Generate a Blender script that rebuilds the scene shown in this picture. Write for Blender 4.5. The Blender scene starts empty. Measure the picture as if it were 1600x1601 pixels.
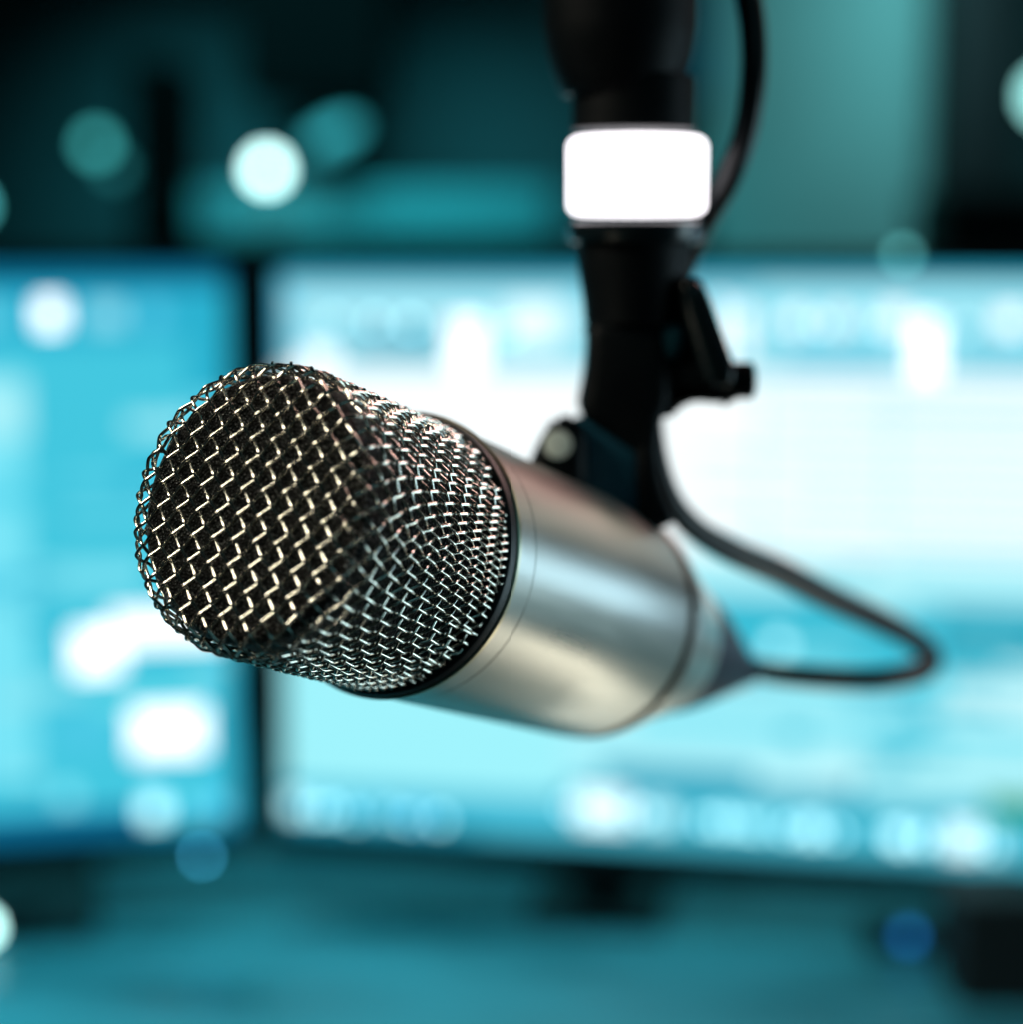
import bpy, bmesh, math, random
import numpy as np
from mathutils import Vector, Matrix
random.seed(4)
sc = bpy.context.scene
COL = sc.collection

# ------------------------------------------------------------------ camera
CAM_H, PITCH, FPX = 1.17, math.radians(7.8), 3000.0
cam = bpy.data.cameras.new('camera')
cam.sensor_width = 36.0
cam.lens = FPX / 1600 * 36.0
cam.clip_start, cam.clip_end = 0.01, 50
cam.dof.use_dof = True
cam.dof.focus_distance = 0.317
cam.dof.aperture_fstop = 5.8
cam.dof.aperture_blades = 0
camo = bpy.data.objects.new('camera', cam)
camo.location = (0, 0, CAM_H)
camo.rotation_euler = (math.radians(90) - PITCH, 0, 0)
COL.objects.link(camo)
sc.camera = camo
CT, ST = math.cos(PITCH), math.sin(PITCH)

# ------------------------------------------------------------------ world, exposure
w = bpy.data.worlds.new('World'); sc.world = w; w.use_nodes = True
bg = w.node_tree.nodes['Background']
bg.inputs[0].default_value = (.15, .5, .58, 1); bg.inputs[1].default_value = 0.012
sc.view_settings.view_transform = 'Standard'
sc.view_settings.look = 'None'
sc.view_settings.exposure = 0
sc.view_settings.gamma = 1
sc.cycles.use_denoising = True
sc.cycles.denoising_input_passes = 'RGB_ALBEDO_NORMAL'
sc.cycles.denoising_prefilter = 'ACCURATE'
sc.cycles.use_adaptive_sampling = False
sc.cycles.max_bounces = 6

# ------------------------------------------------------------------ area lights
def area(name, loc, target, sx, sy, power, color, spread=180):
    l = bpy.data.lights.new(name, 'AREA'); l.shape = 'RECTANGLE'
    l.size, l.size_y, l.energy, l.color = sx, sy, power, color
    l.spread = math.radians(spread)
    o = bpy.data.objects.new(name, l); COL.objects.link(o)
    o.location = loc
    o.rotation_euler = (Vector(target) - Vector(loc)).to_track_quat('-Z', 'Y').to_euler()
    return o
MIC = (0.0, 0.36, 1.11)
area('key_lamp', (-0.82, 0.17, 1.77), (-0.04, 0.31, 1.13), .36, .38, 2.5, (1.0, .92, .76), 90)
area('rim_fill', (0.60, 0.84, 1.74), (0.0, 0.34, 1.12), .30, .30, 0.34, (1.0, .60, .56), 60)  # added rim light; the red tint imitates a lens colour fringe
area('side_fill_blue', (0.86, 0.93, 0.98), MIC, .32, .20, 0.56, (.50, .80, 1.0))  # added stand-in for an unseen screen, gives the body its blue band
area('right_lamp', (0.76, 0.40, 0.97), (0.0, 0.34, 1.10), .30, .46, 0.27, (.62, .90, 1.0), 55)
area('side_fill_cream', (0.235, 0.62, 0.80), MIC, .46, .06, 0.085, (1.0, .96, .80), 120)  # added stand-in for a pale desk reflection, the body's cream band
area('top_fill_taupe', (0.75, 1.25, 1.42), MIC, .50, .36, 0.33, (.96, 1.0, .84))  # added weak light that tints the top of the body taupe
area('front_fill', (0.5, -1.0, 1.9), MIC, .9, .6, 0.8, (.30, .85, 1.0))
area('desk_fill', (-0.35, 0.80, 2.3), (-0.25, 1.08, .74), .5, .3, 2.0, (.10, .85, 1.0), 50)  # added teal fill over the desk, no fixture
area('back_fill', (0.1, 1.56, 1.02), (0.1, 1.42, .74), 1.3, .1, 1.1, (.10, .85, 1.0), 120)  # added behind the monitors to brighten the desk under them
area('wall_light', (0.72, 3.0, 1.70), (0.70, 3.5, 1.42), .15, .6, 1.0, (.34, .92, 1.0), 120)  # added fill for the wall panel's bright side, no fixture
area('shelf_fill', (-0.35, 2.9, 1.9), (-0.3, 3.3, 1.25), .8, .1, 3.2, (.10, .80, .92), 70)  # added fill that brightens the shelf board

# ------------------------------------------------------------------ geometry helpers
def at(px, py, Y):
    """point of the room seen at a spot of the photo, at forward distance Y"""
    x, y, z = (px - 800) / FPX, (py - 800.5) / FPX, 1.0
    X, F, Z = x, z * CT - y * ST, -z * ST - y * CT
    k = Y / F
    return Vector((X * k, Y, CAM_H + Z * k))

def tag(o, label, cat, group=None, kind=None):
    if label: o['label'] = label
    if cat: o['category'] = cat
    if group: o['group'] = group
    if kind: o['kind'] = kind
    return o

def empty(name, loc, label, cat, group=None, matrix=None):
    o = bpy.data.objects.new(name, None); COL.objects.link(o)
    o.empty_display_size = .02
    if matrix is not None: o.matrix_world = matrix
    else: o.location = loc
    return tag(o, label, cat, group)

def link(name, me, mats, parent=None, smooth=True, world=False):
    o = bpy.data.objects.new(name, me); COL.objects.link(o)
    for m in (mats if isinstance(mats, (list, tuple)) else [mats]): me.materials.append(m)
    if smooth:
        me.polygons.foreach_set('use_smooth', [True] * len(me.polygons))
    if parent:
        o.parent = parent
        if world: o.matrix_parent_inverse = parent.matrix_world.inverted()
    return o

def from_data(name, v, f):
    me = bpy.data.meshes.new(name); me.from_pydata([tuple(p) for p in v], [], f); me.update(); return me

def bm_mesh(name, bm):
    bmesh.ops.recalc_face_normals(bm, faces=bm.faces)
    me = bpy.data.meshes.new(name); bm.to_mesh(me); bm.free(); return me

def lathe(name, prof, seg=96, closed=False):
    """prof: (axial, radius) pairs, turned about local Z"""
    v, f = [], []
    n = len(prof)
    for z, r in prof:
        for k in range(seg):
            a = 2 * math.pi * k / seg
            v.append((r * math.cos(a), r * math.sin(a), z))
    m = n if closed else n - 1
    for i in range(m):
        for k in range(seg):
            i2, k2 = (i + 1) % n, (k + 1) % seg
            f.append((i * seg + k, i * seg + k2, i2 * seg + k2, i2 * seg + k))
    if not closed:
        f.append(tuple(range(seg))[::-1]); f.append(tuple((n - 1) * seg + k for k in range(seg)))
    me = from_data(name, v, f)
    bm = bmesh.new(); bm.from_mesh(me); bmesh.ops.recalc_face_normals(bm, faces=bm.faces); bm.to_mesh(me); bm.free()
    me.set_sharp_from_angle(angle=math.radians(38))
    return me

def box_mesh(name, sx, sy, sz, bev=0.0, c=(0, 0, 0), seg=3):
    bm = bmesh.new(); bmesh.ops.create_cube(bm, size=1)
    for v in bm.verts: v.co = Vector((v.co.x * sx + c[0], v.co.y * sy + c[1], v.co.z * sz + c[2]))
    if bev: bmesh.ops.bevel(bm, geom=bm.edges[:], offset=bev, segments=seg, affect='EDGES', profile=.5)
    return bm_mesh(name, bm)

def prism_mesh(name, pts, d, bev=0.0):
    """outline of points extruded by the vector d, edges rounded"""
    bm = bmesh.new()
    a = [bm.verts.new(Vector(p) - Vector(d) / 2) for p in pts]; b = [bm.verts.new(Vector(p) + Vector(d) / 2) for p in pts]
    n = len(pts)
    bm.faces.new(a); bm.faces.new(b[::-1])
    for i in range(n): bm.faces.new((a[i], b[i], b[(i + 1) % n], a[(i + 1) % n]))
    bmesh.ops.recalc_face_normals(bm, faces=bm.faces)
    if bev: bmesh.ops.bevel(bm, geom=bm.edges[:], offset=bev, segments=3, affect='EDGES', profile=.5)
    return bm_mesh(name, bm)

def tube_arrays(P, N, rad, sides):
    P = np.asarray(P, float); n = len(P)
    T = np.gradient(P, axis=0); T /= np.linalg.norm(T, axis=1)[:, None] + 1e-12
    N = N - (N * T).sum(1)[:, None] * T; N /= np.linalg.norm(N, axis=1)[:, None] + 1e-12
    B = np.cross(T, N)
    a = np.linspace(0, 2 * np.pi, sides, endpoint=False)
    rad = np.broadcast_to(np.asarray(rad, float), (n,))
    V = P[:, None] + rad[:, None, None] * (np.cos(a)[None, :, None] * N[:, None] + np.sin(a)[None, :, None] * B[:, None])
    i = np.arange(n - 1)[:, None]; k = np.arange(sides)[None]
    k2 = (k + 1) % sides
    F = np.stack([i * sides + k, i * sides + k2, (i + 1) * sides + k2, (i + 1) * sides + k], -1).reshape(-1, 4)
    return V.reshape(-1, 3), F

def spline(pts, rads, step=0.002):
    pts = [np.array(p, float) for p in pts]; out, ro = [], []
    ext = [2 * pts[0] - pts[1]] + pts + [2 * pts[-1] - pts[-2]]
    rr = [rads[0]] + list(rads) + [rads[-1]]
    for i in range(1, len(ext) - 2):
        p0, p1, p2, p3 = ext[i - 1:i + 3]
        m = max(4, int(np.linalg.norm(p2 - p1) / step))
        for j in range(m):
            t = j / m
            out.append(.5 * (2 * p1 + (p2 - p0) * t + (2 * p0 - 5 * p1 + 4 * p2 - p3) * t * t + (3 * p1 - p0 - 3 * p2 + p3) * t ** 3))
            s = t * t * (3 - 2 * t); ro.append(rr[i] * (1 - s) + rr[i + 1] * s)
    out.append(pts[-1]); ro.append(rads[-1])
    return np.array(out), np.array(ro)

def big_mesh(name, V, F):
    me = bpy.data.meshes.new(name)
    me.vertices.add(len(V)); me.vertices.foreach_set('co', np.asarray(V, np.float32).ravel())
    F = np.asarray(F, np.int32)
    me.loops.add(F.size); me.loops.foreach_set('vertex_index', F.ravel())
    me.polygons.add(len(F)); me.polygons.foreach_set('loop_start', np.arange(0, F.size, 4, dtype=np.int32))
    me.update(calc_edges=True); me.validate()
    return me

# ------------------------------------------------------------------ materials
def srgb(r, g, b):
    f = lambda c: (c / 255) / 12.92 if c / 255 <= .04045 else ((c / 255 + .055) / 1.055) ** 2.4
    return (f(r), f(g), f(b), 1)

def mat(name, color, rough=.5, metal=0.0, coat=0.0, noise=0.0, nscale=40, bump=0.0, bscale=400, aniso=0.0, stretch=None, spec=.5):
    m = bpy.data.materials.new(name); m.use_nodes = True
    nt = m.node_tree; p = nt.nodes['Principled BSDF']
    p.inputs['Base Color'].default_value = (*color[:3], 1)
    p.inputs['Roughness'].default_value = rough; p.inputs['Metallic'].default_value = metal
    p.inputs['Coat Weight'].default_value = coat; p.inputs['Specular IOR Level'].default_value = spec; p.inputs['Anisotropic'].default_value = aniso
    tc = nt.nodes.new('ShaderNodeTexCoord'); mp = nt.nodes.new('ShaderNodeMapping')
    nt.links.new(tc.outputs['Object'], mp.inputs['Vector'])
    if stretch: mp.inputs['Scale'].default_value = stretch
    if noise:
        n = nt.nodes.new('ShaderNodeTexNoise'); n.inputs['Scale'].default_value = nscale; n.inputs['Detail'].default_value = 5
        nt.links.new(mp.outputs[0], n.inputs['Vector'])
        r = nt.nodes.new('ShaderNodeMapRange')
        r.inputs['From Min'].default_value = .3; r.inputs['From Max'].default_value = .7
        r.inputs['To Min'].default_value = max(0, rough - noise); r.inputs['To Max'].default_value = min(1, rough + noise)
        nt.links.new(n.outputs['Fac'], r.inputs['Value']); nt.links.new(r.outputs[0], p.inputs['Roughness'])
        mx = nt.nodes.new('ShaderNodeMix'); mx.data_type = 'RGBA'
        mx.inputs['A'].default_value = (*[c * (1 - noise) for c in color[:3]], 1)
        mx.inputs['B'].default_value = (*[min(1, c * (1 + noise)) for c in color[:3]], 1)
        fr = nt.nodes.new('ShaderNodeMapRange'); fr.inputs['From Min'].default_value = .32; fr.inputs['From Max'].default_value = .68
        nt.links.new(n.outputs['Fac'], fr.inputs['Value'])
        nt.links.new(fr.outputs[0], mx.inputs['Factor']); nt.links.new(mx.outputs['Result'], p.inputs['Base Color'])
    if bump:
        n2 = nt.nodes.new('ShaderNodeTexNoise'); n2.inputs['Scale'].default_value = bscale; n2.inputs['Detail'].default_value = 3
        nt.links.new(mp.outputs[0], n2.inputs['Vector'])
        b = nt.nodes.new('ShaderNodeBump'); b.inputs['Strength'].default_value = bump; b.inputs['Distance'].default_value = .0004
        nt.links.new(n2.outputs['Fac'], b.inputs['Height']); nt.links.new(b.outputs[0], p.inputs['Normal'])
    return m

def emis(name, color, strength):
    m = bpy.data.materials.new(name); m.use_nodes = True
    nt = m.node_tree; p = nt.nodes['Principled BSDF']
    p.inputs['Base Color'].default_value = (.02, .02, .02, 1); p.inputs['Roughness'].default_value = .4
    p.inputs['Emission Color'].default_value = color; p.inputs['Emission Strength'].default_value = strength
    return m

def gauze_mat():
    m = mat('black_gauze', (.003, .004, .004), .55, spec=.15)
    nt = m.node_tree; p = nt.nodes['Principled BSDF']
    tc = nt.nodes['Texture Coordinate']
    vo = nt.nodes.new('ShaderNodeTexVoronoi'); vo.inputs['Scale'].default_value = 2100
    nt.links.new(tc.outputs['Object'], vo.inputs['Vector'])
    cr = nt.nodes.new('ShaderNodeMapRange'); cr.inputs['From Min'].default_value = .20; cr.inputs['From Max'].default_value = .27
    cr.inputs['To Min'].default_value = 1; cr.inputs['To Max'].default_value = 0
    nt.links.new(vo.outputs['Distance'], cr.inputs['Value'])
    b = nt.nodes.new('ShaderNodeBump'); b.inputs['Strength'].default_value = 1; b.inputs['Distance'].default_value = .0005; b.invert = True
    nt.links.new(vo.outputs['Distance'], b.inputs['Height']); nt.links.new(b.outputs[0], p.inputs['Normal'])
    mx = nt.nodes.new('ShaderNodeMix'); mx.data_type = 'RGBA'
    mx.inputs['A'].default_value = (.002, .0025, .0025, 1); mx.inputs['B'].default_value = (.34, .35, .33, 1)
    nt.links.new(cr.outputs[0], mx.inputs['Factor']); nt.links.new(mx.outputs['Result'], p.inputs['Base Color'])
    nt.links.new(cr.outputs[0], p.inputs['Metallic'])
    p.inputs['Roughness'].default_value = .3
    return m

M = dict(
    wire=mat('champagne_wire', (.74, .71, .62), .15, 1.0, noise=.06, nscale=900),
    gauze=gauze_mat(),
    rubber=mat('black_rubber', (.006, .006, .006), .45, bump=.15, bscale=2500),
    lip=mat('gold_lip', (.70, .62, .44), .28, 1.0),
    nickel=mat('satin_nickel', (.66, .64, .58), .36, 1.0, noise=.10, nscale=60, bump=.05, bscale=5000, stretch=(1, 1, .12)),
    groove=mat('groove_black', (.02, .022, .02), .5),
    boot=mat('dark_boot', (.02, .026, .05), .45),
    black=mat('black_paint', (.0015, .003, .004), .5, spec=.10, noise=.05, nscale=120, bump=.12, bscale=3000),
    black_gloss=mat('black_gloss', (.004, .009, .011), .25, spec=.35),
    bluegrey=mat('blue_grey_plastic', (.010, .075, .115), .42, noise=.08, nscale=150, bump=.1, bscale=2500),
    teal_highlight=mat('teal_highlight', (.015, .09, .11), .4),  # colour of a painted highlight on the arm joint
    steel=mat('screw_steel', (.75, .82, .76), .5, .3),
    cable=mat('cable_jacket', (.002, .004, .005), .3, spec=.30, bump=.1, bscale=1800),
    band=emis('light_band', (1, .95, 1, 1), 3.0),
    neck=mat('stand_neck_teal', (.05, .16, .17), .25, .5),  # lightened so the colour gives the neck's pale reflection
    stand=mat('stand_matt', (.004, .006, .007), .6, spec=.2),
    bezel=mat('bezel_black', (.003, .004, .005), .5, spec=.15, bump=.05, bscale=2000),
    desk=mat('desk_laminate', (.045, .19, .22), .5, noise=.5, nscale=5, stretch=(1, 3.5, 1)),  # strong mottle also paints in soft streaks of pooled light
)

# ------------------------------------------------------------------ the room
def quad(name, pts, m, d, label, cat, group=None, kind=None, bev=.003):
    me = prism_mesh(name, pts, d, bev)
    c = sum((Vector(p) for p in pts), Vector()) / len(pts)
    me.transform(Matrix.Translation(-c))
    o = link(name, me, m, smooth=False); o.location = c
    return tag(o, label, cat, group, kind)

wall = link('wall', box_mesh('wall', 5.4, .08, 2.8, 0, (0, 0, 1.4)), mat('wall_paint', (.04, .075, .08), .8, noise=.12, nscale=3), smooth=False)
wall.location = (0, 3.6, 0); tag(wall, None, None, None, 'structure')
floor = link('floor', box_mesh('floor', 4.4, 4.0, .05, 0, (0, 0, -.025)), mat('floor_carpet', (.05, .06, .065), .9, noise=.2, nscale=80), smooth=False)
floor.location = (0, 1.6, 0); tag(floor, None, None, None, 'structure')

def slab(name, x0, y0, x1, y1, Y, th, m, label, cat, group=None):
    a, b = at(x0, (y0 + y1) / 2, Y), at(x1, (y0 + y1) / 2, Y)
    zt, zb = at((x0 + x1) / 2, y0, Y).z, at((x0 + x1) / 2, y1, Y).z
    o = link(name, box_mesh(name, b.x - a.x, th, zt - zb, min(.004, th / 4)), m, smooth=False)
    o.location = ((a.x + b.x) / 2, Y + th / 2, (zt + zb) / 2)
    return tag(o, label, cat, group)

slab('cabinet', 372, -260, 600, 150, 3.2, .25, mat('cabinet_black', (.0008, .001, .001), .7, spec=.05), 'black wall cabinet hanging above the gap between the screens', 'cabinet')
slab('tower_speaker', 206, 92, 280, 640, 3.1, .25, mat('speaker_black', (.0008, .001, .001), .7, spec=.05), 'narrow black tower standing behind the left screen', 'speaker')
slab('wall_shelf', 300, 295, 862, 372, 3.25, .25, mat('shelf_teal', (.10, .33, .34), .6, noise=.1, nscale=12), 'pale teal shelf board on the wall above the screens', 'shelf')
slab('wall_panel', 1112, -300, 1474, 700, 3.45, .1, mat('panel_teal', (.32, .55, .52), .7, noise=.06, nscale=5), 'pale teal panel on the wall right of the boom arm', 'panel')
slab('rack_cabinet', 1478, -300, 1576, 700, 3.3, .25, mat('rack_black', (.002, .003, .004), .7), 'tall black rack standing in the upper right corner', 'rack')
slab('equipment_box', 1466, 298, 1700, 420, 2.9, .2, mat('box_black', (.003, .004, .005), .6), 'low black equipment box behind the right screen', 'box')
slab('blue_strip', 1090, -60, 1122, 150, 3.4, .04, mat('strip_blue', (.03, .25, .36), .5), 'narrow blue strip on the wall beside the boom cable', 'strip')

# lit bulbs seen as round blur
def bulb(px, py, Y, dpx, color, s, label, group='small lit bulbs on the back wall'):
    p = at(px, py, Y); r = dpx / 2 / FPX * Y
    root = empty('wall_light', (p.x, p.y, p.z), label, 'lamp', group)
    bm = bmesh.new(); bmesh.ops.create_uvsphere(bm, u_segments=20, v_segments=12, radius=r)
    link('bulb', bm_mesh('bulb', bm), emis('bulb_glow', color, s), root)
    k = link('socket', lathe('socket', [(0, r * .7), (r * 2.2, r * .7), (r * 2.4, r * .4)], 20), M['black'], root)
    k.rotation_euler = (math.radians(-90), 0, 0); k.location = (0, r * .8, 0)
    return root
bulb(417, 265, 3.2, 36, (.62, 1, .97, 1), 9, 'bright white bulb glowing above the left screen')
bulb(150, 226, 3.3, 30, (.10, .80, .78, 1), 1.8, 'dim teal bulb left of the black tower, the brighter of two')
bulb(178, 262, 3.35, 26, (.06, .55, .58, 1), .7, 'faint teal bulb just below and right of a brighter one')
st = bulb(520, 212, 3.2, 36, (.05, .60, .68, 1), 1.1, 'soft teal slanted glow right of the bright white bulb')
st.scale = (2.4, 1, .9); st.rotation_euler = (0, math.radians(-25), 0)
bulb(1640, 150, 3.0, 60, (.40, 1, .95, 1), 3.0, 'pale bulb cut by the right edge of the picture')
bulb(-45, 322, 3.2, 30, (.15, .9, .9, 1), 3.0, 'teal bulb cut by the left edge of the picture')
# ------------------------------------------------------------------ desk
DESK_Z = CAM_H - .43
desk = empty('desk', (0, 1.05, 0), 'wide grey teal desk under the screens', 'desk')
link('desk_top', box_mesh('desk_top', 2.6, 1.2, .03, .004, (0, .1, DESK_Z - .015)), M['desk'], desk, smooth=False)
for sx in (-1.2, 1.2):
    for sy in (-.4, .6):
        link('leg', box_mesh('leg', .05, .05, DESK_Z - .032, .004, (sx, sy, (DESK_Z - .032) / 2)), M['black'], desk, smooth=False)

# ------------------------------------------------------------------ screens
def monitor(bl, br, zb, zt, blocks, base, label, foot_u, extra=None, foot=(.11, .07), BBOT=.015):
    """bl, br: lower outer corners (x, y); screen blocks in photo pixels cast onto the panel"""
    bl, br = Vector((bl[0], bl[1], 0)), Vector((br[0], br[1], 0))
    ux = (br - bl); W = ux.length; ux.normalize()
    n = Vector((ux.y, -ux.x, 0))           # towards the camera
    H = zt - zb
    root = empty('monitor', (0, 0, 0), label, 'monitor', 'monitors on the desk',
                 Matrix.Translation((bl.x, bl.y, zb)) @ Matrix((( ux.x, -n.x, 0, 0), (ux.y, -n.y, 0, 0), (0, 0, 1, 0), (0, 0, 0, 1))))
    # local: x along the panel, y away from the viewer, z up
    B, BB, BT = .013, BBOT, .011
    bm = bmesh.new()
    def bx(x0, y0, z0, x1, y1, z1):
        r = bmesh.ops.create_cube(bm, size=1)['verts']
        for v in r: v.co = Vector((x0 + (v.co.x + .5) * (x1 - x0), y0 + (v.co.y + .5) * (y1 - y0), z0 + (v.co.z + .5) * (z1 - z0)))
    bx(0, 0, 0, W, .012, BB); bx(0, 0, H - BT, W, .012, H); bx(0, 0, BB, B, .012, H - BT); bx(W - B, 0, BB, W, .012, H - BT)
    link('bezel', bm_mesh('bezel', bm), M['bezel'], root, smooth=False)
    link('back_shell', box_mesh('back_shell', W - .004, .03, H - .004, .008, (W / 2, .029, H / 2)), M['bezel'], root, smooth=False)
    def uv(px, py):
        o = Vector((0, 0, CAM_H)); d = at(px, py, 1.0) - o
        P0 = Vector((bl.x, bl.y, zb)); t = (P0 - o).dot(n) / d.dot(n); q = o + d * t - P0
        return q.dot(ux), q.z
    v, f, mi, mats = [], [], [], []
    def add(u0, z0, u1, z1, y, c, s):
        u0, u1 = max(u0, B), min(u1, W - B); z0, z1 = max(z0, BB), min(z1, H - BT)
        if u1 <= u0 or z1 <= z0: return
        i = len(v); v.extend([(u0, y, z0), (u1, y, z0), (u1, y, z1), (u0, y, z1)]); f.append((i, i + 1, i + 2, i + 3))
        key = (c, s)
        if key not in keys:
            keys[key] = len(mats); mats.append(emis('screen_light', srgb(*c), s))
        mi.append(keys[key])
    keys = {}
    add(B, BB, W - B, H - BT, .006, base, 1.0)
    for k, (x0, y0, x1, y1, c, s) in enumerate(blocks):
        xm, ym = (x0 + x1) / 2, (y0 + y1) / 2
        u0, u1 = uv(x0, ym)[0], uv(x1, ym)[0]; z1, z0 = uv(xm, y0)[1], uv(xm, y1)[1]
        add(u0, z0, u1, z1, .0058 - .00006 * k, c, s)
    me = from_data('screen', v, f)
    so = link('screen', me, mats, root, smooth=False)
    me.polygons.foreach_set('material_index', mi)
    # stand
    fx = foot_u
    nb = zb - DESK_Z
    link('stand_neck', box_mesh('stand_neck', .045, .022, nb + .12, .004, (fx, .062, -nb / 2 + .06)), M['neck'], root, smooth=False)
    link('stand_base', box_mesh('stand_base', foot[0] * 2, foot[1] * 2, .010, .004, (fx, .05, -nb + .0052)), M['stand'], root, smooth=False)
    for (px, py, r, c, s, nm) in extra or []:
        u, z = uv(px, py)
        bm = bmesh.new(); bmesh.ops.create_uvsphere(bm, u_segments=16, v_segments=8, radius=r)
        for q in bm.verts: q.co.y *= .4
        e = link(nm, bm_mesh(nm, bm), emis(nm + '_glow', c, s), root); e.location = (u, -.0005, z)
    return root

def hit(px, py, z):
    d = at(px, py, 1.0) - Vector((0, 0, CAM_H)); t = (z - CAM_H) / d.z
    return Vector((0, 0, CAM_H)) + d * t
ZT = at(400, 392, 1.2).z
rb = at(404, 1330, 1.20); ZBL = rb.z
lb = hit(-560, 1392, ZBL)
WH = (255, 255, 255)
LB = [
    (-600, 400, 420, 452, (8, 118, 156), 1), (290, 452, 400, 640, (40, 176, 206), 1), (345, 640, 410, 1320, (48, 188, 222), 1),
    (-600, 452, 290, 540, (46, 178, 210), 1),
    (-560, 585, 48, 1240, (120, 228, 246), 1), (-300, 600, 44, 690, (165, 240, 250), 1), (-300, 760, 44, 800, (90, 215, 238), 1), (-300, 905, 40, 930, (80, 208, 235), 1),
    (60, 880, 230, 925, (120, 225, 242), 1), (100, 740, 300, 752, (100, 214, 238), 1), (100, 800, 250, 812, (110, 218, 238), 1),
    (90, 640, 92, 1180, (40, 180, 215), 1),
    (58, 470, 98, 514, WH, 2.2), (142, 474, 192, 512, (150, 230, 248), 1), (226, 474, 252, 510, (90, 205, 236), 1), (-60, 474, 0, 512, (110, 220, 240), 1),
    (112, 985, 190, 1055, WH, 1.8), (170, 955, 345, 1010, WH, 1.5), (350, 985, 372, 1060, (60, 200, 230), 1),
    (205, 1108, 322, 1182, WH, 1.7), (150, 1085, 340, 1108, (110, 225, 240), 1), (80, 1120, 180, 1180, (75, 200, 228), 1),
    (90, 1232, 120, 1262, (140, 235, 248), 1.2), (222, 1250, 258, 1284, (190, 245, 250), 2.2), (285, 1250, 300, 1275, (120, 225, 245), 1.3), (325, 1250, 352, 1275, (110, 215, 245), 1.3),
    (-560, 1286, 222, 1330, (6, 108, 150), 1), (222, 1286, 420, 1330, (8, 125, 168), 1),
]
rl_ = random.Random(5)
for k in range(34):            # rows and panels of the window, mottled once blurred
    x, y = rl_.uniform(-500, 330), rl_.uniform(560, 1240); ww, hh = rl_.uniform(30, 130), rl_.uniform(10, 34)
    LB.insert(14, (x, y, x + ww, y + hh, rl_.choice([(130, 226, 242), (96, 212, 234), (40, 176, 208), (150, 234, 246)]), 1.0))
monitor((lb.x, lb.y), (rb.x, rb.y), ZBL, ZT, LB, (66, 198, 222), 'left screen with a cyan window and pale blocks', .16,
        [(315, 1338, .0022, (.05, .36, .60, 1), 14, 'power_light')])

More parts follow.
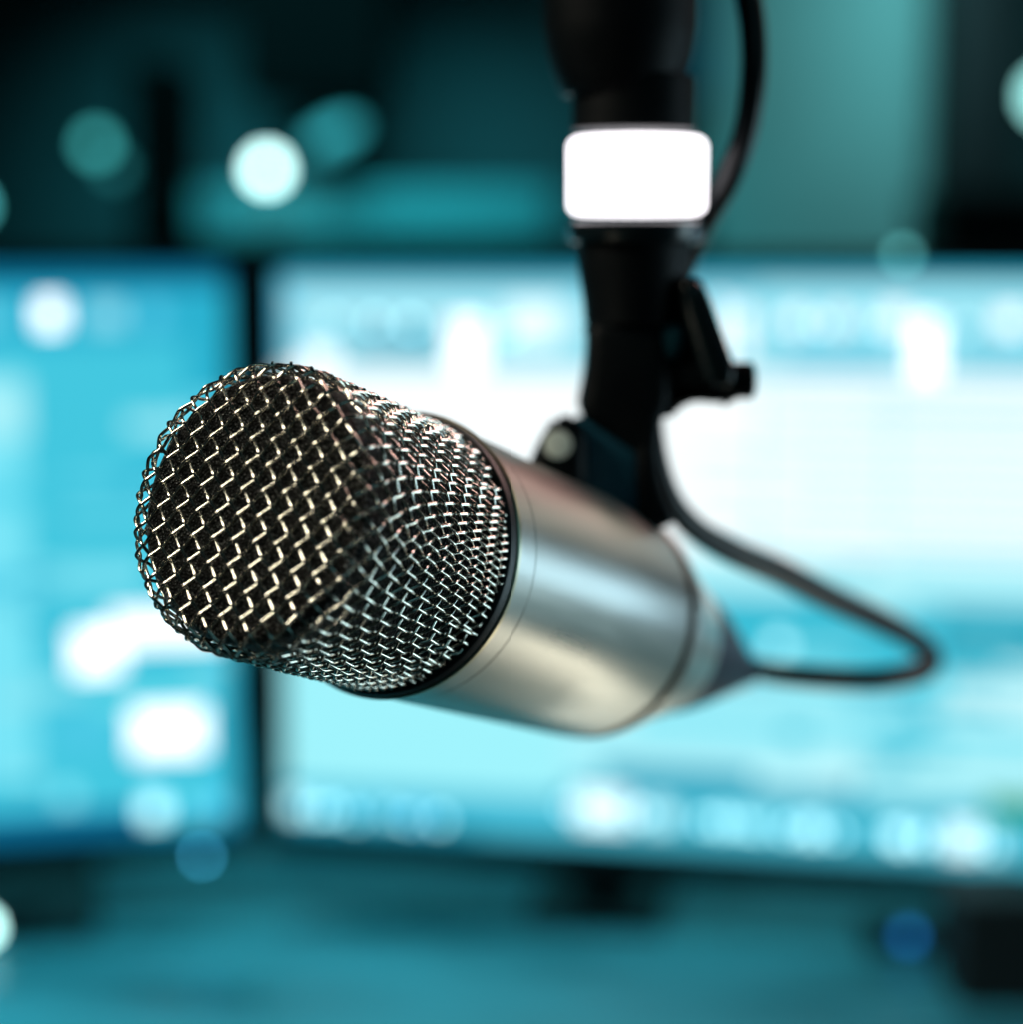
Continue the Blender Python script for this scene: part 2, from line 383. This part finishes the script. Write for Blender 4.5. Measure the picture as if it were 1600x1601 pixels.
rl = at(416, 1334, 1.215); ZBR = rl.z
rr = hit(1890, 1428, ZBR)
PALE = (168, 242, 252)
RB = [
    (420, 400, 1960, 446, (44, 176, 208), 1), (425, 446, 1960, 586, (150, 226, 242), 1),
    (430, 446, 445, 600, (70, 190, 230), 1),
    (450, 470, 800, 482, (205, 246, 252), 1), (545, 505, 690, 560, (100, 178, 200), 1), (560, 518, 610, 530, (185, 225, 235), 1), (700, 500, 752, 590, WH, 1.8), (470, 545, 520, 590, WH, 1.4), (790, 470, 880, 540, (225, 250, 253), 1.2),
    (1120, 470, 1135, 590, WH, 1.4), (1150, 480, 1170, 560, WH, 1.3), (1236, 486, 1256, 520, WH, 1.4), (1300, 486, 1322, 520, WH, 1.2), (1380, 480, 1420, 520, WH, 1.2), (1428, 500, 1470, 590, WH, 2.0), (1560, 486, 1600, 520, WH, 1.3),
    (1225, 538, 1395, 584, (112, 206, 230), 1), (1496, 540, 1960, 584, (118, 208, 230), 1), (1190, 446, 1960, 470, (175, 240, 250), 1),
    (420, 586, 1960, 868, (246, 254, 255), 1.1), (1350, 640, 1960, 655, (190, 240, 250), 1), (1185, 620, 1192, 860, (170, 238, 250), 1), (1390, 600, 1396, 860, (185, 240, 250), 1),
    (420, 868, 1960, 945, (176, 243, 252), 1.0), (1400, 870, 1960, 876, (120, 222, 238), 1),
    (1080, 945, 1960, 1058, (58, 190, 214), 1), (1470, 965, 1960, 1050, (44, 164, 188), 1), (1205, 1000, 1230, 1022, (190, 248, 252), 2.0), (1300, 960, 1310, 1050, (70, 190, 212), 1),
    (980, 1058, 1960, 1086, (36, 212, 234), 1), (1480, 1072, 1960, 1150, (190, 245, 252), 1),
    (420, 1040, 880, 1236, (160, 243, 252), 1), (1000, 1140, 1960, 1156, (60, 214, 236), 1),
    (430, 1000, 436, 1240, (60, 190, 225), 1),
    (940, 1204, 1345, 1252, (66, 164, 190), 1), (1000, 1204, 1008, 1252, (52, 150, 178), 1), (1095, 1204, 1103, 1252, (52, 150, 178), 1), (1200, 1204, 1208, 1252, (52, 150, 178), 1), (1300, 1204, 1308, 1252, (60, 158, 184), 1),
    (1345, 1195, 1960, 1240, (170, 240, 248), 1),
    (420, 1236, 880, 1345, (70, 188, 214), 1), (880, 1252, 1960, 1400, (70, 184, 208), 1),
    (420, 1284, 745, 1345, (30, 158, 188), 1),
    (445, 1246, 472, 1276, (190, 245, 252), 1.8), (490, 1250, 505, 1276, (150, 236, 248), 1.5), (530, 1254, 548, 1280, (120, 222, 244), 1.5), (580, 1254, 596, 1282, (110, 215, 244), 1.4), (640, 1262, 660, 1290, (60, 185, 232), 1.4),
    (900, 1240, 985, 1292, (235, 252, 254), 1.4), (1010, 1256, 1050, 1296, (190, 242, 250), 1.2),
    (1120, 1272, 1136, 1298, (180, 246, 252), 2.2), (1150, 1274, 1160, 1298, (180, 246, 252), 2.4), (1174, 1276, 1182, 1300, (170, 240, 248), 2.2), (1205, 1278, 1214, 1300, (160, 236, 246), 2.0),
    (1256, 1284, 1284, 1312, (190, 246, 252), 2.2), (1300, 1290, 1308, 1310, (150, 230, 244), 1.8),
    (1396, 1296, 1424, 1324, (200, 248, 253), 2.2), (1440, 1298, 1452, 1326, (180, 240, 250), 2.0), (1480, 1290, 1530, 1336, (225, 250, 253), 1.6), (1545, 1300, 1570, 1340, (160, 236, 248), 1.4),
    (1544, 1252, 1760, 1284, (2, 140, 84), 1),
]
rd = random.Random(11)
for xa, xb, ya, yb, n in ((1105, 1340, 1284, 1304, 8), (890, 1070, 1262, 1280, 5), (1385, 1590, 1306, 1328, 6), (440, 730, 1262, 1286, 7), (1150, 1900, 498, 520, 12), (440, 880, 492, 520, 6)):
    for k in range(n):          # icons and meters, small and bright
        x = xa + (xb - xa) * (k + rd.uniform(-.3, .3)) / n; y = ya + (yb - ya) * k / n + rd.uniform(-6, 6); q = rd.uniform(4.5, 6.5)
        RB.append((x - q, y - q, x + q, y + q, (178, 240, 250), round(rd.uniform(2.6, 4.6), 1)))
for k in range(26):
    x, y = rd.uniform(1000, 1850), rd.uniform(880, 1240); ww, hh = rd.uniform(40, 150), rd.uniform(10, 26)
    RB.append((x, y, x + ww, y + hh, rd.choice([(60, 186, 210), (120, 222, 238), (190, 246, 252), (84, 200, 222)]), 1.0))
for k in range(10):
    RB.append((1080 + rd.uniform(0, 200), 612 + 26 * k, 1960, 620 + 26 * k, (168, 232, 246), 1.0))
monitor((rl.x, rl.y), (rr.x, rr.y), ZBR, at(430, 396, 1.215).z, RB, PALE, 'right screen, the larger one, glowing almost white', .215,
        [(1412, 399, .0035, (.10, .42, .42, 1), 5.0, 'lens_ghost')], foot=(.045, .05), BBOT=.019)  # glowing bead added on the bezel to stand for a lens ghost

# things on the desk below the right screen
def on_desk(name, px, py, sx, sy, sz, m, label, cat, bev=.004):
    p = hit(px, py, DESK_Z)
    o = link(name, box_mesh(name, sx, sy, sz, bev, (0, 0, sz / 2)), m, smooth=False)
    o.location = (p.x, p.y, DESK_Z + .0005); return tag(o, label, cat)
on_desk('loudspeaker', 1548, 1548, .052, .06, .066, mat('speaker_cloth', (.004, .005, .006), .7), 'small black box standing under the right end of the right screen', 'speaker')
def gadget(name, px, py, sx, sy, sz, lp, r, c, s, label, cat):
    p = hit(px, py, DESK_Z); root = empty(name, (p.x, p.y, DESK_Z + .0005), label, cat)
    link('case', box_mesh('case', sx, sy, sz, .003, (0, 0, sz / 2)), M['bezel'], root, smooth=False)
    bm = bmesh.new(); bmesh.ops.create_uvsphere(bm, u_segments=16, v_segments=10, radius=r)
    e = link('indicator_light', bm_mesh('indicator_light', bm), emis('indicator_glow', c, s), root); e.location = (0, -sy / 2, lp)
gadget('usb_hub', 1412, 1478, .05, .03, .016, .011, .0042, (.01, .16, .5, 1), 3.2, 'small black hub with a blue light on the desk', 'hub')
gadget('desk_controller', -12, 1462, .06, .04, .018, .012, .0065, (.55, 1, .95, 1), 8, 'small black controller with a pale light at the left edge', 'controller')

# ------------------------------------------------------------------ the microphone (local Z runs to the rear, metres)
th_y, th_p = .503, .196
ac = np.array([math.cos(th_p) * math.sin(th_y), math.sin(th_p), math.cos(th_p) * math.cos(th_y)])
def c2w(v):
    x, y, z = v
    return Vector((x, z * CT - y * ST, -z * ST - y * CT))
e1 = np.cross(ac, [0, 1, 0]); e1 /= np.linalg.norm(e1); e2 = np.cross(ac, e1)
A, E1, E2 = c2w(ac), c2w(e1), c2w(e2)
O = c2w(np.array([-21.854, 7.278, 342.5]) / 1000) + Vector((0, 0, CAM_H))
MX = Matrix.Translation(O) @ Matrix(((E1.x, E2.x, A.x, 0), (E1.y, E2.y, A.y, 0), (E1.z, E2.z, A.z, 0), (0, 0, 0, 1)))
mic = empty('microphone', (0, 0, 0), 'satin metal studio microphone with a woven wire head, hanging from the boom arm', 'microphone', None, MX)

mm = .001
LF, RF_, RFIL, RBASE, DOME = 43.6, 24.0, 4.2, 24.5, .25
def profile(s):
    """arc length from the head's centre -> radius, axial, normal (radial, axial), in mm"""
    s = np.asarray(s, float)
    r1 = RF_ - RFIL; a1 = RFIL * np.pi / 2
    flat = s < r1; fil = (~flat) & (s < r1 + a1); side = s >= r1 + a1
    q = np.clip((s - r1) / RFIL, 0, np.pi / 2)
    ds = np.maximum(0, s - r1 - a1)
    Ls = LF - RFIL
    rad = np.where(flat, s, np.where(fil, r1 + RFIL * np.sin(q), RF_ + (RBASE - RF_) * ds / Ls))
    z = np.where(flat, -LF - DOME * (1 - (s / r1) ** 2), np.where(fil, -LF + RFIL * (1 - np.cos(q)), -LF + RFIL + ds))
    nr = np.where(flat, .025 * s / r1, np.where(fil, np.sin(q), 1)); nz = np.where(flat, -1, np.where(fil, -np.cos(q), 0))
    l = np.hypot(nr, nz)
    return rad, z, nr / l, nz / l
SMAX = (RF_ - RFIL) + RFIL * np.pi / 2 + (LF - RFIL) - .6
PITCH_W, RW, AMP = 2.9, .29, .33
# drape a square net of wires over the head: nodes slide on the surface, wire lengths are kept
NW = 25
gi, gj = np.meshgrid(np.arange(-NW, NW + 1), np.arange(-NW, NW + 1), indexing='ij')
ang = math.radians(-130.7); U = np.array([math.cos(ang), math.sin(ang)]); Wd = np.array([U[1], -U[0]])
XY = ((gi + .3)[..., None] * U + (gj + .4)[..., None] * Wd) * PITCH_W
r0 = np.hypot(XY[..., 0], XY[..., 1]); az = np.arctan2(XY[..., 1], XY[..., 0])
S_TAB = np.linspace(0, SMAX + 40, 1200); T_R, T_Z, T_NR, T_NZ = profile(S_TAB)
def surf(sv, a):
    r_, z_ = np.interp(sv, S_TAB, T_R), np.interp(sv, S_TAB, T_Z)
    return np.stack([r_ * np.cos(a), r_ * np.sin(a), z_], -1)
def unsurf(P):
    r_ = np.hypot(P[..., 0], P[..., 1]); z_ = P[..., 2]
    a1 = RFIL * np.pi / 2; r1 = RF_ - RFIL
    q = np.arctan2(np.maximum(r_ - r1, 0), np.maximum(-(z_ + LF - RFIL), 1e-6))
    sv = np.where(z_ > -LF + RFIL, r1 + a1 + (z_ + LF - RFIL), np.where(r_ < r1, r_, r1 + RFIL * q))
    return np.clip(sv, 0, SMAX + 39), np.arctan2(P[..., 1], P[..., 0])
PN = surf(r0, az)
FLAT = r0 < RF_ - RFIL + 1.6; P_FLAT = PN[FLAT].copy()     # the flat face keeps its even weave
for it in range(900):
    D = np.zeros_like(PN); C_ = np.zeros(PN.shape[:2])
    for ax in (0, 1):
        a_, b_ = (slice(0, -1), slice(None)), (slice(1, None), slice(None))
        if ax: a_, b_ = a_[::-1], b_[::-1]
        e = PN[b_] - PN[a_]; L = np.linalg.norm(e, axis=-1, keepdims=True) + 1e-9
        c_ = .5 * (L - PITCH_W) / L * e
        D[a_] += c_; D[b_] -= c_; C_[a_] += 1; C_[b_] += 1
    PN = PN + .9 * D / C_[..., None]
    sm = PN.copy()                        # a little shear stiffness along each wire
    sm[1:-1] += .04 * (PN[2:] + PN[:-2] - 2 * PN[1:-1]); sm[:, 1:-1] += .04 * (PN[:, 2:] + PN[:, :-2] - 2 * PN[:, 1:-1])
    sv, a_n = unsurf(sm); PN = surf(sv, a_n); PN[FLAT] = P_FLAT
VV, FF, off = [], [], 0
rngw = np.random.default_rng(3)
def wire_run(nodes, par):
    global off
    n = len(nodes)
    tq = np.arange(0, n - 1 + 1e-6, 1 / 18); i = np.minimum(tq.astype(int), n - 2); t = (tq - i)[:, None]
    g = lambda k: nodes[np.clip(i + k, 0, n - 1)]
    p0, p1, p2, p3 = g(-1), g(0), g(1), g(2)
    Q = .5 * (2 * p1 + (p2 - p0) * t + (2 * p0 - 5 * p1 + 4 * p2 - p3) * t * t + (3 * p1 - p0 - 3 * p2 + p3) * t ** 3)
    sv, a_ = unsurf(Q); Q = surf(sv, a_)
    nr_, nz_ = np.interp(sv, S_TAB, T_NR), np.interp(sv, S_TAB, T_NZ)
    N = np.stack([nr_ * np.cos(a_), nr_ * np.sin(a_), nz_], 1)
    ph = np.pi * (tq + par)
    lift = AMP * np.arcsin(.93 * np.cos(ph)) / math.asin(.93)      # crimped: straight runs, tight bends
    Q = Q + N * (lift + rngw.normal() * .03)[:, None]
    ok = sv <= SMAX
    k = np.where(ok)[0]
    if len(k) < 12: return
    for run in np.split(k, np.where(np.diff(k) > 1)[0] + 1):
        if len(run) < 8: continue
        V, F = tube_arrays(Q[run], N[run], RW, 8)
        VV.append(V); FF.append(F + off); off += len(V)
for k in range(2 * NW + 1):
    wire_run(PN[:, k], k)          # the wires of one way ...
    wire_run(PN[k, :], k + 1)      # ... and those that cross them
wire = link('wire_grille', big_mesh('wire_grille', np.concatenate(VV) * mm, np.concatenate(FF)), M['wire'], mic)
ss = np.linspace(0.01, SMAX, 60)
rad, z, nr, nz = profile(ss)
IN = 1.75
link('inner_gauze', lathe('inner_gauze', [((zz - n2 * IN) * mm, max(.05, r - n1 * IN) * mm) for r, zz, n1, n2 in zip(rad, z, nr, nz)], 120), M['gauze'], mic)
# black collar with a thin gold lip, then the body
link('collar_ring', lathe('collar_ring', [(-.6 * mm, 21.8 * mm), (-1.6 * mm, 24.9 * mm), (-1.3 * mm, 25.5 * mm), (-.5 * mm, 25.75 * mm), (.4 * mm, 25.75 * mm), (.4 * mm, 21.8 * mm)], 160, True), M['rubber'], mic)
link('gold_lip', lathe('gold_lip', [(.45 * mm, 24.6 * mm), (.45 * mm, 25.75 * mm), (.75 * mm, 26.15 * mm), (1.5 * mm, 26.15 * mm), (1.8 * mm, 25.7 * mm), (1.8 * mm, 24.6 * mm)], 160, True), M['lip'], mic)
body = link('body', lathe('body', [(z_ * mm, r_ * mm) for z_, r_ in ((1.9, 22), (1.9, 25.2), (2.1, 25.45), (8.0, 25.45), (8.1, 25.3), (8.35, 25.3), (8.45, 25.4), (40, 25.5), (76.3, 25.5), (77.0, 25.3), (77.0, 22))], 192), M['nickel'], mic)
link('groove_ring', lathe('groove_ring', [(z_ * mm, r_ * mm) for z_, r_ in ((77.1, 22), (77.1, 23.6), (80.9, 23.6), (80.9, 22))], 128), M['groove'], mic)
link('rear_cap', lathe('rear_cap', [(z_ * mm, r_ * mm) for z_, r_ in ((81.0, 22), (81.0, 25.0), (81.4, 25.3), (84, 25.15), (90, 23.5), (97, 21.6), (104, 19.8), (112, 18.1), (112.6, 17.6), (112.6, 10))], 128), M['nickel'], mic)
link('cable_boot', lathe('cable_boot', [(z_ * mm, r_ * mm) for z_, r_ in ((112.7, 10), (112.7, 17.4), (118, 16.7), (128, 15.0), (138, 12.7), (150, 9.6), (160, 7.0), (170, 4.5), (176, 3.0), (177, 2.2), (178, .5))], 96), M['boot'], mic)

# ------------------------------------------------------------------ boom arm
YA = .403
arm_o = at(975, 0, YA)
arm = empty('boom_arm', tuple(arm_o), 'black boom arm with a glowing white band holding the microphone', 'microphone arm')
K = YA / FPX        # metres per photo pixel, near enough at the arm
def on_axis(name, px, prof_px, m, seg=64, parent=arm):
    """prof_px: (photo row, half width in pixels), turned about a vertical axis"""
    c = at(px, 390, YA)
    pr = [(at(px, y, YA).z - arm_o.z, h * K) for y, h in prof_px]
    o = link(name, lathe(name, pr, seg), m, parent)
    o.location = (c.x - arm_o.x, 0, 0)
    return o
on_axis('arm_housing', 968, [(-420, 100), (-415, 118), (40, 118), (80, 113), (115, 103), (140, 96), (150, 88)], M['black'])
on_axis('arm_tube', 990, [(120, 90), (122, 95), (204, 95), (205, 90)], M['black'])
bandp = [(214, 70), (214, 90)]
for k in range(1, 7): bandp.append((214 + 17 * (1 - math.cos(k * math.pi / 12)), 90 + 17 * math.sin(k * math.pi / 12)))
for k in range(1, 7): bandp.append((336 - 17 * (1 - math.cos((6 - k) * math.pi / 12)), 90 + 17 * math.sin((6 - k) * math.pi / 12)))
bandp.append((336, 70))
on_axis('light_band', 996, bandp, M['band'], 96)
on_axis('lower_collar', 994, [(346, 85), (346, 100), (350, 106), (372, 106), (378, 102), (382, 88)], M['black_gloss'])
on_axis('lower_tube', 993, [(380, 80), (382, 89), (420, 88), (470, 80), (503, 77), (506, 72)], M['black'])
on_axis('joint_ring', 975, [(505, 40), (505, 56), (509, 60), (522, 60), (526, 56), (526, 40)], M['black_gloss'])

def plate(name, pts, Y, depth, m, bev=.0015, parent=arm, smooth=True):
    P = [at(x, y, Y) for x, y in pts]
    me = prism_mesh(name, P, (0, depth, 0), bev)
    me.transform(Matrix.Translation(-arm_o))
    o = link(name, me, m, parent, smooth); me.set_sharp_from_angle(angle=math.radians(35)); return o
plate('joint_body', [(918, 500), (1034, 500), (1046, 560), (1046, 628), (1030, 656), (1016, 716), (990, 706), (930, 664), (900, 646), (910, 606), (917, 560)], YA, .018, M['black'], .003)
plate('joint_highlight', [(1012, 520), (1060, 500), (1070, 524), (1060, 556), (1040, 568), (1016, 562)], YA - .003, .010, M['teal_highlight'], .002)  # teal patch standing for a highlight on the joint
plate('hub', [(1036, 556), (1092, 560), (1148, 572), (1150, 622), (1136, 630), (1068, 624), (1052, 648), (1030, 652)], YA, .014, M['black'], .003)
plate('joint_bracket', [(1020, 470), (1076, 452), (1092, 470), (1122, 590), (1030, 600)], YA + .003, .012, M['black'], .002)
lev = plate('lever', [(1058, 438), (1090, 432), (1104, 452), (1150, 578), (1146, 606), (1104, 604), (1066, 486)], YA - .006, .008, M['black_gloss'], .0022)
kn = link('lever_knob', lathe('lever_knob', [(-.004, .0026), (-.0036, .0038), (.003, .0038), (.0036, .0028)], 40), M['black'], lev)
kn.matrix_local = Matrix.Translation(at(1154, 595, YA - .004) - arm_o) @ Matrix.Rotation(math.radians(90), 4, 'Y')
# clip on the microphone's back
plate('clip_plate', [(896, 650), (926, 656), (1000, 704), (1000, 830), (940, 830), (884, 760), (896, 700)], YA - .002, .012, M['bluegrey'], .002)
plate('clip_strap', [(992, 650), (1032, 652), (1026, 700), (1034, 756), (1058, 812), (992, 838)], YA - .003, .012, M['black'], .002)
lug = plate('clip_lug', [(852, 672), (872, 652), (898, 650), (918, 672), (918, 770), (820, 742)], YA - .008, .010, M['black'], .003)
scr = link('clip_screw', lathe('clip_screw', [(-.0012, .0015), (-.0010, .0026), (.0010, .0029), (.0012, .0015)], 32), M['steel'], arm)
scr.matrix_local = Matrix.Translation(at(873, 694, YA - .014) - arm_o) @ Matrix.Rotation(math.radians(90), 4, 'X')

# ------------------------------------------------------------------ cable
path = [(1180, 1045, .488, 2.8), (1220, 1053, .486, 3.0), (1300, 1060, .488, 3.1), (1380, 1061, .494, 3.2), (1440, 1049, .502, 3.4), (1456, 1028, .514, 3.2),
        (1428, 998, .504, 3.3), (1372, 968, .489, 3.5), (1298, 934, .470, 3.5), (1224, 896, .452, 3.4), (1150, 864, .438, 3.2), (1086, 826, .428, 2.9), (1046, 775, .422, 2.7),
        (1024, 700, .420, 2.6), (1020, 620, .424, 2.6), (1036, 520, .428, 2.6), (1066, 430, .428, 2.6), (1102, 350, .420, 2.6), (1140, 280, .412, 2.65),
        (1168, 200, .410, 2.7), (1180, 100, .410, 2.8), (1172, 0, .412, 2.9), (1140, -110, .414, 2.9), (1080, -220, .416, 2.9)]
cp, cr = spline([at(x, y, Y) for x, y, Y, r in path], [r * mm for *_, r in path], .0015)
cp0 = cp[0].copy()
V, F = tube_arrays(cp - cp0, np.tile(np.array([[.3, .9, .2]]), (len(cp), 1)), cr, 16)
cab = link('microphone_cable', big_mesh('microphone_cable', V, F), M['cable'])
cab.location = cp0
tag(cab, 'black cable looping from the microphone tail up behind the boom arm', 'cable')
